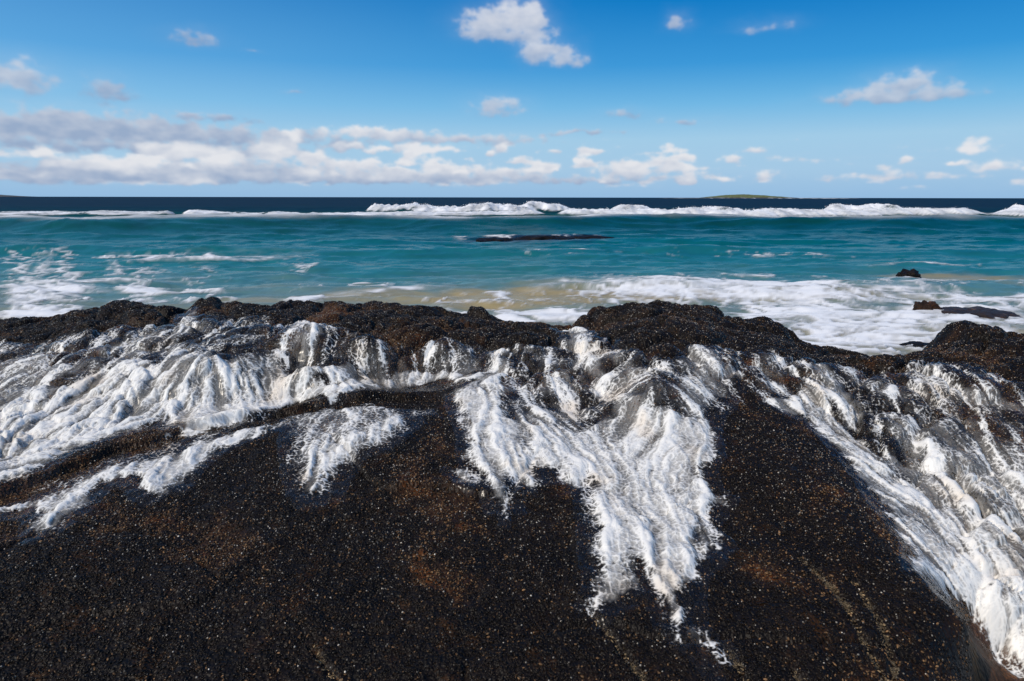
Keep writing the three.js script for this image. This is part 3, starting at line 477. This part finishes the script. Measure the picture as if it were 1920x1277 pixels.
  im.userData = { kind: 'stuff', label: 'tiny dark mussels and pale barnacles crusting the wet rock' }; scene.add(im);
  console.log('shells', n, tries);
}

// ------------------------------------------------------------------ foaming water over the rock
{
  const n = NR * NC, FP = new Float32Array(n * 3), FN = new Float32Array(n * 3), FU = new Float32Array(n * 2), D = new Float32Array(n);
  for (let o = 0; o < n; o++) {
    const x = RP[o * 3], d = -RP[o * 3 + 2], inside = x > TX0 + .02 && x < TX0 + TWM - .02 && d > TD0 + .02 && d < TD0 + TDM - .02;
    const a = inside ? at1024(COVER, x, d) : 0, den = inside ? at1024(DEN, x, d) : 0, rel = inside ? at1024(RELIEF, x, d) : 0, fold = inside ? at1024(FOLD, x, d) : 0;
    D[o] = inside ? den : 0;
    const thick = 0.0035 + sstep(0.25, 1, den) * (0.004 + 0.010 * rel * a + 0.014 * fold * a) + sstep(0.1, 0.9, den) * a * 0.007 * (1 + fbm(x * 6, d * 6, 3));
    FP[o * 3] = x; FP[o * 3 + 1] = RP[o * 3 + 1] + thick; FP[o * 3 + 2] = -d;
    FU[o * 2] = (x - TX0) / TWM; FU[o * 2 + 1] = (d - TD0) / TDM;
  }
  for (let r = 0; r < NR; r++) for (let c = 0; c < NC; c++) {
    const o = (r * NC + c) * 3, a = (r * NC + Math.min(c + 1, NC - 1)) * 3, b = (r * NC + Math.max(c - 1, 0)) * 3, e = (Math.min(r + 1, NR - 1) * NC + c) * 3, f = (Math.max(r - 1, 0) * NC + c) * 3;
    const ux = FP[a] - FP[b], uy = FP[a + 1] - FP[b + 1], uz = FP[a + 2] - FP[b + 2], vx = FP[e] - FP[f], vy = FP[e + 1] - FP[f + 1], vz = FP[e + 2] - FP[f + 2];
    const nx = uy * vz - uz * vy, ny = uz * vx - ux * vz, nz = ux * vy - uy * vx, L = Math.hypot(nx, ny, nz) || 1; FN[o] = nx / L; FN[o + 1] = ny / L; FN[o + 2] = nz / L;
  }
  // clear water running under and beside the foam
  {
    const WP = new Float32Array(n * 3), WN = new Float32Array(n * 3), wide = new Float32Array(n);
    for (let o = 0; o < n; o++) { const x = FP[o * 3], d = -FP[o * 3 + 2]; let w = D[o]; for (const [a, b] of [[.07, 0], [-.07, 0], [0, .09], [0, .04]]) { const X = x + a, E = d + b; if (X > TX0 && X < TX0 + TWM && E > TD0 && E < TD0 + TDM) w = Math.max(w, at1024(DEN, X, E)); } wide[o] = w; WP[o * 3] = x; WP[o * 3 + 2] = -d; WP[o * 3 + 1] = RP[o * 3 + 1] + 0.0015 + 0.0022 * sstep(0.05, 0.3, w) + 0.0016 * noise(x * 22, d * 9) - 0.012 * (1 - sstep(0.06, 0.16, w * 0.8 + 0.16 * fbm(x * 5, d * 5, 4))); }
    gridNormals(WP, NR, NC, WN);
    put('running_water', fromGrid(WP, WN, NR, NC, [], (o) => Math.max(wide[o], wide[o + 1], wide[o + NC]) > 0.03 && -FP[o * 3 + 2] > 1.6), new THREE.MeshPhysicalMaterial({ name: 'clear_water', color: 0xffffff, transmission: 1, thickness: 0, roughness: 0.22, ior: 1.33, specularIntensity: 0.6 }), { kind: 'structure', label: 'thin clear film of water running over the dark rock' });
  }
  const which = (o) => {                           // 0 left cascade, 1 left slab tongues, 2 patch below the lip, 3 centre, 4 right
    const x = FP[o * 3], d = -FP[o * 3 + 2], t = CX + x / d * FOCAL, b = lattice(BEHIND, x, d);
    if (t < 540) return b > -0.02 ? 0 : 1;
    if (t < 840) return b > -0.02 ? 0 : 2;
    return t < 1400 - clamp((d - 2.2) * 10, 0, 40) ? 3 : 4;
  };
  const LAB = ['white cascade pouring down the left wall into the gutter', 'foam tongues spreading over the left end of the dark slab', 'ragged foam patch lying on the slab just below its lip', 'white stream fanning down the middle of the slab in long tongues', 'wide white chute racing down along the right side of the slab'];
  LAB.forEach((label, k) => put('foaming_water' + (k ? '_00' + k : ''), fromGrid(FP, FN, NR, NC, [['uv', FU, 2]], (o) => (D[o] > 0.01 || D[o + 1] > 0.01 || D[o + NC] > 0.01 || D[o + NC + 1] > 0.01) && which(o) === k), foamMat, { kind: 'structure', label }));
}
console.log('foam');

// ------------------------------------------------------------------ the sea
const seaRows = [];
for (let d = 5.2; d < 46; d *= 1.0088) seaRows.push(d);
for (let d = 46; d < 175; d += 0.52) seaRows.push(d);
for (let d = 175; d < 26000; d *= 1.055) seaRows.push(d);
const SR = seaRows.length, SC = 840, SP = new Float32Array(SR * SC * 3), SN = new Float32Array(SR * SC * 3), SCOL = new Float32Array(SR * SC * 3), SF = new Float32Array(SR * SC), LUMP = new Float32Array(SR * SC);
const px_of = (x, d) => CX + x / d * FOCAL * 0.98;
// surf: [far edge of the foam, crest, near edge, height, left, right] in metres; left and right are bearings x / d
const SEA = [
  // d     colour of the water body (sand-laden inshore, green over sand, deep blue outside)
  [6, .34, .32, .26], [10, .30, .29, .23], [15, .20, .24, .20], [19, .085, .20, .20], [25, .018, .165, .178], [36, .001, .122, .135], [50, .001, .082, .080], [60, .001, .056, .050], [75, .001, .056, .050], [100, .002, .06, .065], [130, .003, .03, .05], [220, .003, .018, .04], [30000, .003, .014, .035],
];
// patches of foam on the water: [px, py, half width, half height, density]
const PATCH = [
  [1560, 560, 330, 20, .52], [1700, 600, 300, 22, .46], [1640, 640, 200, 18, .62], [1560, 655, 90, 16, .85], [1250, 553, 160, 10, .62], [1330, 540, 120, 5, .55], [1060, 590, 130, 10, .75], [980, 600, 80, 8, .8], [1480, 540, 160, 6, .6], [1860, 560, 90, 12, .62], [1850, 600, 110, 18, .5],
  [880, 566, 60, 4, .6], [930, 556, 30, 8, .5], [580, 566, 46, 6, .65], [600, 560, 60, 5, .4], [330, 560, 160, 5, .35], [60, 592, 110, 13, .8], [40, 560, 120, 10, .5], [130, 545, 140, 5, .5], [220, 540, 140, 5, .4], [60, 545, 90, 8, .5],
  [390, 486, 130, 6, .3], [100, 490, 130, 10, .28], [40, 510, 110, 10, .32], [200, 510, 170, 8, .30], [120, 528, 190, 7, .34], [300, 545, 160, 5, .42], [30, 480, 80, 5, .36], [390, 484, 150, 4, .45], [560, 505, 40, 8, .35], [590, 500, 60, 5, .3], [1740, 497, 130, 4, .34], [1800, 535, 140, 5, .45], [1000, 441, 110, 4, .42], [1040, 478, 60, 3, .35], [1300, 520, 180, 3, .3], [1180, 530, 60, 3, .35], [1330, 450, 120, 2, .25], [700, 540, 80, 3, .35], [640, 535, 60, 4, .35], [1400, 480, 200, 3, .25], [1740, 530, 60, 4, .5], [1600, 615, 120, 10, .5], [1900, 640, 60, 10, .7], [1520, 590, 140, 12, .6], [1820, 580, 70, 5, .6], [1720, 590, 40, 4, .8], [1850, 600, 90, 4, .8], [1700, 524, 40, 3, .5], [925, 441, 30, 3, .5],
].map(([px, py, rx, ry, den]) => { const [x, d] = onSea(px, py); return [x, d, rx / FOCAL * d, ry / FOCAL * d * d / EYE, den]; });
const CURLS = [[390, 492, 175, .20, 1.5], [1240, 543, 270, .16, .7], [1640, 552, 170, .12, .5], [700, 552, 150, .07, .35], [160, 534, 170, .08, .5], [1720, 500, 130, .08, .3]].map(([px, py, rx, H, t]) => { const [x, d] = onSea(px, py); return [x, d, rx / FOCAL * d, H, t]; });
const SANDS = [[960, 560, 190, 17, .95], [1230, 556, 130, 10, .9], [720, 556, 130, 12, .7], [1480, 555, 200, 10, .6], [1800, 522, 150, 9, .75], [540, 565, 120, 10, .5]].map(([px, py, rx, ry, k]) => { const [x, d] = onSea(px, py); return [x, d, rx / FOCAL * d, ry / FOCAL * d * d / EYE, k]; });
const swellLine = (t) => 60 + 9 * fbm(t * 2.2 + 4, 1.3, 3) + 5 * t;
// heights of the swell face, the whitewater behind it and the outer breakers
function surf(x, d) {
  const t = x / d; let h = 0, foam = 0, lump = 0, wash = 0;
  // unbroken green swell
  const c = swellLine(t), u = d - c, A = 0.98 * (0.8 + 0.3 * fbm(t * 3 + 9, 4, 2));
  h += A * (u < 0 ? Math.exp(-(u * u) / 15) : Math.exp(-(u * u) / 120));
  h -= 0.16 * Math.exp(-((u + 13) ** 2) / 60);
  // broken wave behind it: a long low wall of whitewater, thin at the left, high and lumpy at the right
  const p = CX + t * FOCAL, rag = 4 * fbm(x * 0.05, 7, 3) + 1.5 * fbm(x * 0.3, 3, 2);
  const gap = 1 - Math.exp(-(((p - 345) / 13) ** 2)) - 0.95 * Math.exp(-(((p - 1032) / 26) ** 2)) - 0.7 * Math.exp(-(((p - 1838) / 26) ** 2));
  const big = lerp(0.72, 1.35, sstep(950, 1100, p)) + 0.35 * Math.exp(-(((p - 1785) / 40) ** 2)) - 0.22 * sstep(330, 0, p), v = d - (96 + rag + 4 * Math.sin(p * 0.008));
  const env = sstep(-8, -2.5, v + 2.2 * fbm(x * 0.5, 9, 3)) * (1 - sstep(2, 7, v)) * clamp(gap);
  const tops = clamp(0.55 + 0.75 * fbm(x * 0.10 + 6, 2, 4), lerp(0.2, 0.55, sstep(950, 1100, p)), 1.1), left = 1 - sstep(330, 700, p);
  h += env * big * tops;
  foam = Math.max(foam, sstep(0.12, 0.5, env) * clamp(lerp(1, 0.62 + 1.1 * fbm(x * 0.30, d * 0.22, 4, 0.65) + 0.25 * sstep(-4, 0, v), 0.55 + 0.35 * left))); lump = Math.max(lump, env * big * tops);
  // thin foam trailing towards the swell crest
  wash = sstep(-2.0, 2.5, u + 1.2 * fbm(x * 0.3, 5, 3)) * (1 - sstep(22, 34, u)); 
  // outer breaker left of the middle, and smaller ones outside
  for (const [l, r, dc, H, wob] of [[690, 1015, 113, 1.55, 0], [975, 1085, 122, 1.85, 2], [1140, 1230, 128, 1.35, 5], [1530, 1695, 121, 1.7, 4], [1865, 2100, 116, 1.5, 6], [1270, 1400, 118, 1.15, 8]]) {
    const e = sstep(l - 8, l + 22, p) * (1 - sstep(r - 40, r + 6, p)), w = d - (dc + 3 * fbm(x * .06 + wob, 2, 2)), k = e * sstep(-9, -2.5, w + 2.5 * fbm(x * 0.4 + wob, 4, 3)) * (1 - sstep(2, 7, w));
    h += k * H * clamp(0.72 + 0.55 * fbm(x * 0.14 + wob, 3, 4), 0.3, 1.1); foam = Math.max(foam, sstep(0.1, 0.45, k) * clamp(0.72 + 0.9 * fbm(x * 0.30 + wob, d * 0.22, 4, 0.65) + 0.25 * sstep(-5, -1, w))); lump = Math.max(lump, k);
  }
  return [h, foam, lump, wash];
}
for (let r = 0; r < SR; r++) {
  const d = seaRows[r]; let k = 0; while (k < SEA.length - 2 && SEA[k + 1][0] < d) k++;
  const near = PATCH.filter((q) => Math.abs(q[1] - d) < q[3] * 2.6 + 1);
  const rip = sstep(2, 0, Math.log10(d / 6));       // ripples finer than the mesh are left out far away
  for (let c = 0; c < SC; c++) {
    const x = (c / (SC - 1) * 2 - 1) * (0.84 * d + 4), o = r * SC + c;
    const q = x + fbm(x * 0.12, d * 0.12, 2) * 2.5;
    let h = 0;
    // chop lies along the swell, finer inshore
    if (d < 260) {
      h += 0.15 * fbm(q * 0.16 + 3, d * 0.42, 3) * sstep(6, 14, d) + 0.10 * fbm(q * 0.42, d * 1.5 + 8, 3) * (1 - sstep(60, 200, d));
      if (d < 70) h += 0.03 * fbm(x * 1.7 + 9, d * 3.8, 3) * (1 - sstep(35, 70, d));
      { const w = d + 1.6 * fbm(x * 0.07 + 2, d * 0.05, 3) * (1 + d * 0.01), ph = Math.sin(w * 6.283 / 7.4), s1 = ph > 0 ? Math.pow(ph, 1.6) : 0; h += s1 * 0.26 * sstep(20, 28, d) * (1 - sstep(60, 90, d)) * (0.55 + 0.9 * fbm(x * 0.09 + 20, d * 0.12, 3)); }
      h += 0.10 * Math.exp(-(((d - 33 - 2.5 * noise(x * .1, 3)) / 2.2) ** 2)) + 0.13 * Math.exp(-(((d - 19.5 - 1.2 * noise(x * .2, 8)) / 1.3) ** 2)) * sstep(-5, 2, x);
    } else h += 0.25 * fbm(x * 0.02, d * 0.012, 3) * (1 - sstep(400, 1500, d));
    let foam = 0, lump = 0, wash = 0;
    if (d > 34 && d < 174) { const s = surf(x, d); h += s[0]; foam = s[1]; lump = s[2]; wash = s[3]; }
    // two small breaking crests inshore
    for (const [cx, cd, rx, H, tail] of CURLS) {
      const u = (x - cx) / rx; if (u < -1 || u > 1 || Math.abs(d - cd) > 9) continue;
      const w = d - (cd + 0.9 * noise(x * 0.25 + cx, 4) + 0.3 * noise(x * 1.1, 9) + u * 1.2), e = 1 - u * u; h += H * e * Math.exp(-(w > 0 ? w * w / 2.2 : w * w / 0.35));
      const web = sstep(0.30, 0.85, 0.5 + 0.8 * fbm(x * 0.8, d * 2.2, 4, 0.65) + 0.28 * (ridged(x * 0.9 + 5, d * 2.4, 3) - 0.7)); foam = Math.max(foam, clamp(e * sstep(-0.5, -0.05, w) * Math.exp(-Math.max(0, w) / tail) * (web * 1.25 + 0.22 * Math.exp(-w * w * 6))) * 0.95);
    }
    let den = 0;
    for (const [px, pd, rx, rd, dn] of near) { const u = (x - px) / rx, v = (d - pd) / rd, e = u * u + v * v; if (e < 6) den = 1 - (1 - den) * (1 - dn * Math.exp(-e * 0.75)); }
    if (den > 0.01 || (foam > 0.01 && foam < 0.99) || d < 30) {
      den = Math.min(den, 0.70);
      // stretched, warped lace
      const wx = x + fbm(x * 0.5, d * 0.7, 3) * 1.2, wd = d + fbm(x * 0.5 + 20, d * 0.7, 3) * 0.6;
      const f = clamp(26 / d, 0.25, 2.2), streak = ridged(wx * 0.36 * f, wd * 1.9 * f, 4), fine = fbm(wx * 0.9 * f, wd * 6.5 * f, 4) * 0.5 + 0.5;
      const base = d < 30 ? 0.10 * sstep(30, 9, d) : 0, v = (den + base) * 1.05 + (streak - 0.74) * 2.1 * (1.2 - den) + (fine - 0.5) * 1.0 * (1.2 - den);
      const lace = sstep(0.38, 0.92, v) * sstep(0.02, 0.2, den + base);
      foam = Math.max(foam > 0.6 || d < 34 ? foam : foam * sstep(0.55, 0.85, streak + (fine - .5) * .6 + (foam - .3) * .6), lace);
      h += lace * 0.02 * f;
    }
    if (wash > 0.01) foam = Math.max(foam, wash * clamp(0.46 + 0.6 * fbm(x * 0.22, d * 0.3, 4)));
    if (lump > 0.05) h += lump * (0.34 * fbm(x * 0.9, d * 0.5, 4, 0.65) + 0.26 * Math.max(0, noise(x * 2.3 + 7, d * 0.8)));
    SP[o * 3] = x; SP[o * 3 + 1] = h; SP[o * 3 + 2] = -d; SF[o] = foam; LUMP[o] = lump;
    // colour of the water: bands of sand, weed and depth with wandering edges
    const dd = d * (1 + 0.16 * fbm(x * 1.6 / Math.sqrt(d) + 3, Math.log(d) * 5, 4)); let m = 0; while (m < SEA.length - 2 && SEA[m + 1][0] < dd) m++;
    const f = clamp((dd - SEA[m][0]) / (SEA[m + 1][0] - SEA[m][0])), g = 0.9 + 0.28 * fbm(x * 2.4 / Math.sqrt(d), Math.log(d) * 22, 4);
    let cr = lerp(SEA[m][1], SEA[m + 1][1], f) * g, cg = lerp(SEA[m][2], SEA[m + 1][2], f) * g, cb = lerp(SEA[m][3], SEA[m + 1][3], f) * g;
    // stirred-up sand just off the rocks
    let sand = sstep(0.05, 0.5, fbm(x * 0.35 + 4, d * 0.6 + 2, 3)) * (1 - sstep(15, 24, d)) * 0.6; for (const [sx, sd, rx, rd, k] of SANDS) { const e = ((x - sx) / rx) ** 2 + ((d - sd) / rd) ** 2; if (e < 5) sand = Math.max(sand, k * sstep(0.12, 0.6, Math.exp(-e) + 0.3 * fbm(x * 0.8, d * 0.8, 4))); } cr = lerp(cr, 0.33, sand); cg = lerp(cg, 0.26, sand); cb = lerp(cb, 0.13, sand);
    const reef = sstep(0.15, 0.6, Math.exp(-(((x - 1.6 * d / 44) / 5.2) ** 2) - (((d - 43) / 4.5) ** 2)) + 0.3 * fbm(x * 0.4, d * 0.5, 3)) * (d > 30 && d < 60 ? 1 : 0); cr = lerp(cr, .004, reef); cg = lerp(cg, .018, reef); cb = lerp(cb, .035, reef);
    SCOL[o * 3] = cr; SCOL[o * 3 + 1] = cg; SCOL[o * 3 + 2] = cb;
  }
}
function gridNormals(Q, nr, nc, N) {
  for (let r = 0; r < nr; r++) for (let c = 0; c < nc; c++) {
    const o = (r * nc + c) * 3, a = (r * nc + Math.min(c + 1, nc - 1)) * 3, b = (r * nc + Math.max(c - 1, 0)) * 3, e = (Math.min(r + 1, nr - 1) * nc + c) * 3, f = (Math.max(r - 1, 0) * nc + c) * 3;
    const ux = Q[a] - Q[b], uy = Q[a + 1] - Q[b + 1], uz = Q[a + 2] - Q[b + 2], vx = Q[e] - Q[f], vy = Q[e + 1] - Q[f + 1], vz = Q[e + 2] - Q[f + 2];
    const nx = uy * vz - uz * vy, ny = uz * vx - ux * vz, nz = ux * vy - uy * vx, L = Math.hypot(nx, ny, nz) || 1; N[o] = nx / L; N[o + 1] = ny / L; N[o + 2] = nz / L;
  }
}
gridNormals(SP, SR, SC, SN);
const waterMat = new THREE.MeshPhysicalMaterial({ name: 'sea_water', vertexColors: true, roughness: 0.25, ior: 1.33, specularIntensity: 0.15 });
const outerMat = new THREE.MeshPhysicalMaterial({ name: 'outer_sea_water', vertexColors: true, roughness: 0.6, ior: 1.33, specularIntensity: 0.10 });
const SEAM = seaRows.findIndex((d) => d > 88);
put('sea', fromGrid(SP, SN, SR, SC, [['color', SCOL, 3]], (o, r) => r < SEAM), waterMat, { kind: 'structure', label: 'turquoise inshore sea between the rocks and the breakers' });
put('outer_sea', fromGrid(SP, SN, SR, SC, [['color', SCOL, 3]], (o, r) => r >= SEAM), outerMat, { kind: 'structure', label: 'dark blue open sea out to the horizon' });
{
  const Q = Float32Array.from(SP), FC = new Float32Array(SR * SC * 4);
  for (let o = 0; o < SR * SC; o++) { Q[o * 3 + 1] += 0.012 + 0.00025 * -SP[o * 3 + 2]; FC[o * 4] = FC[o * 4 + 1] = FC[o * 4 + 2] = 0.84; FC[o * 4 + 3] = SF[o]; }
  const m = new THREE.MeshPhysicalMaterial({ name: 'sea_foam', vertexColors: true, transparent: true, roughness: 0.7, ior: 1.33 });
  const any = (o) => Math.max(SF[o], SF[o + 1], SF[o + SC], SF[o + SC + 1]) > 0.01;
  put('surf_water', fromGrid(Q, SN, SR, SC, [['color', FC, 4]], (o, r) => any(o) && seaRows[r] >= 80), m, { kind: 'structure', label: 'white breakers rolling in below the horizon' });
  put('shore_foam_water', fromGrid(Q, SN, SR, SC, [['color', FC, 4]], (o, r) => any(o) && seaRows[r] < 80), m, { kind: 'structure', label: 'white foam streaks on the water behind the rocks' });
}
{
  const g = new THREE.IcosahedronGeometry(1, 0), N = 9000, im = new THREE.InstancedMesh(g, new THREE.MeshStandardMaterial({ name: 'spray', color: new THREE.Color(0.85, 0.86, 0.87), roughness: 0.8 }), N), m = new THREE.Matrix4(); im.name = 'sea_spray';
  let n = 0;
  for (let k = 0; k < 900000 && n < N; k++) {
    const r = Math.floor(rnd() * (SR - 2)), c = Math.floor(rnd() * SC), o = r * SC + c, d = seaRows[r]; if (d < 85 || d > 140 || LUMP[o] < 0.55 || SP[o * 3 + 1] < 0.75) continue;
    const gust = fbm(SP[o * 3] * 0.12, 11, 3); if (rnd() > 0.25 + gust) continue;
    const up = rnd() * rnd() * (0.25 + 0.6 * Math.max(0, gust)), s = 0.02 + 0.05 * rnd() * rnd(); m.makeScale(s, s, s).setPosition(SP[o * 3] + rnd() - .5, SP[o * 3 + 1] + up, SP[o * 3 + 2]); im.setMatrixAt(n++, m);
  }
  im.count = n; im.userData = { kind: 'stuff', label: 'fine white spray thrown up by the breakers' }; im.castShadow = true; scene.add(im);
}
console.log('sea', SR);

// ------------------------------------------------------------------ rocks in the sea, island, headland
function boulder(name, label, [x, d], [rx, ry, rz], sink, turn, k, group, tint = [0.8, 0.72, 0.68]) {
  const g = new THREE.IcosahedronGeometry(1, 28); g.deleteAttribute('normal'); g.deleteAttribute('uv'); const s = mergeVertices(g, 1e-5), p = s.attributes.position, col = [], uv = [];
  for (let i = 0; i < p.count; i++) {
    const a = p.getX(i), b = p.getY(i), c = p.getZ(i), n = fbm(a * 1.5 + k * 7 + c, b * 1.5 + c * 1.1 + k, 5) * 0.42 + fbm(a * 7 + k, c * 7 + b * 5, 3) * 0.07, w = worley(a * 2.2 + k * 3, c * 2.2 + b)[0], q = 1 + n + (0.4 - w) * 0.22;
    p.setXYZ(i, a * q * rx, b * q * ry, c * q * rz);
    const v = 0.8 + 0.4 * fbm(a * 6, c * 6 + b * 4 + k, 3); col.push(v * tint[0], v * tint[1], v * tint[2]); uv.push((a * rx + b) * .7, (c * rz + b * 1.3) * .7);
  }
  s.setAttribute('color', new THREE.Float32BufferAttribute(col, 3)); s.setAttribute('uv', new THREE.Float32BufferAttribute(uv, 2)); s.computeVertexNormals();
  const m = put(name, s, rockMat, { label, category: 'rock', ...(group ? { group } : {}) }); m.position.set(x, -sink, -d); m.rotation.y = turn; return m;
}
boulder('sea_rock', 'small jagged black rock standing in the grey-green shallows', onSea(1702, 519), [.40, .24, .32], 0.02, 0.3, 1, 'rocks standing in the sea');
boulder('sea_rock_001', 'rounded brown rock with water running off it, in the surf', onSea(1736, 586), [.25, .27, .28], 0.02, 0.8, 2, 'rocks standing in the sea', [2.6, 1.8, 1.3]);
boulder('sea_rock_002', 'flat wet rock awash beside the rounded brown rock', onSea(1820, 590), [1.05, .17, .7], 0.035, 0.2, 6, 'rocks standing in the sea', [3.4, 3.1, 3.1]);
boulder('sea_rock_003', 'thin black sliver of rock lying in the white foam', onSea(1718, 648), [.30, .06, .18], 0.0, 0.1, 4, 'rocks standing in the sea');
boulder('sea_rock_004', 'largest low dark rock of the reef awash far out', onSea(1020, 447), [1.9, .26, .9], 0.09, 0.1, 8, 'rocks of the offshore reef');
boulder('sea_rock_005', 'low dark reef rock at the left end of the offshore reef', onSea(930, 449), [1.2, .20, .7], 0.08, 0.4, 9, 'rocks of the offshore reef');
boulder('sea_rock_006', 'low dark reef rock at the right end of the offshore reef', onSea(1105, 445), [1.4, .20, .8], 0.09, -0.2, 10, 'rocks of the offshore reef');
function land(name, label, px0, px1, dist, tall, cr, profile, surfy = false) {
  const x0 = (px0 - CX) / FOCAL * dist, x1 = (px1 - CX) / FOCAL * dist, nx = 220, nz = 60, deep = (x1 - x0) * 0.5, pos = [], col = [], idx = [];
  for (let j = 0; j < nz; j++) for (let i = 0; i < nx; i++) {
    const u = i / (nx - 1), w = j / (nz - 1), y = tall * profile(u) * Math.pow(Math.max(0, 1 - (2 * w - 1) ** 2), 0.45) * (1 + 0.16 * fbm(u * 14 + px0, w * 5, 4)) - 1;
    pos.push(lerp(x0, x1, u), y, (w - 0.5) * -deep); const v = 0.75 + 0.5 * fbm(u * 40, w * 16 + 3, 4), rock = y < tall * 0.22 ? 1 : 0; const white = surfy && w < 0.5 && fbm(u * 30 + 4, w * 6, 3) > 0.18 - 0.3 * sstep(0.5, 0.9, u) ? 1 : 0; col.push(lerp(lerp(cr[0], .09, rock), .75, white) * v, lerp(lerp(cr[1], .08, rock), .76, white) * v, lerp(lerp(cr[2], .07, rock), .76, white) * v);
  }
  for (let j = 0; j < nz - 1; j++) for (let i = 0; i < nx - 1; i++) { const a = j * nx + i; idx.push(a, a + 1, a + nx + 1, a, a + nx + 1, a + nx); }
  const g = new THREE.BufferGeometry(); g.setAttribute('position', new THREE.Float32BufferAttribute(pos, 3)); g.setAttribute('color', new THREE.Float32BufferAttribute(col, 3)); g.setIndex(idx); g.computeVertexNormals();
  const m = put(name, g, new THREE.MeshStandardMaterial({ name: name + '_cover', vertexColors: true, roughness: 0.95 }), { label, category: 'island' }); m.position.z = -dist; return m;
}
land('island', 'low green island on the horizon above the right-hand breakers', 1300, 1496, 2600, 15, [.15, .17, .055], (u) => Math.min(1, Math.sin(Math.PI * u) ** 0.7 * (0.8 + 0.25 * Math.sin(u * 5))));
land('reef_island', 'thin dark reef line with white surf below the green island', 1225, 1580, 2400, 4.2, [.05, .05, .045], (u) => Math.sin(Math.PI * u) ** 0.4 * 0.8, true);
land('headland', 'faint grey headland at the left end of the horizon', -260, 62, 9000, 62, [.10, .12, .13], (u) => 1 - sstep(0.55, 1, u) * 0.97);

renderer.render(scene, camera);
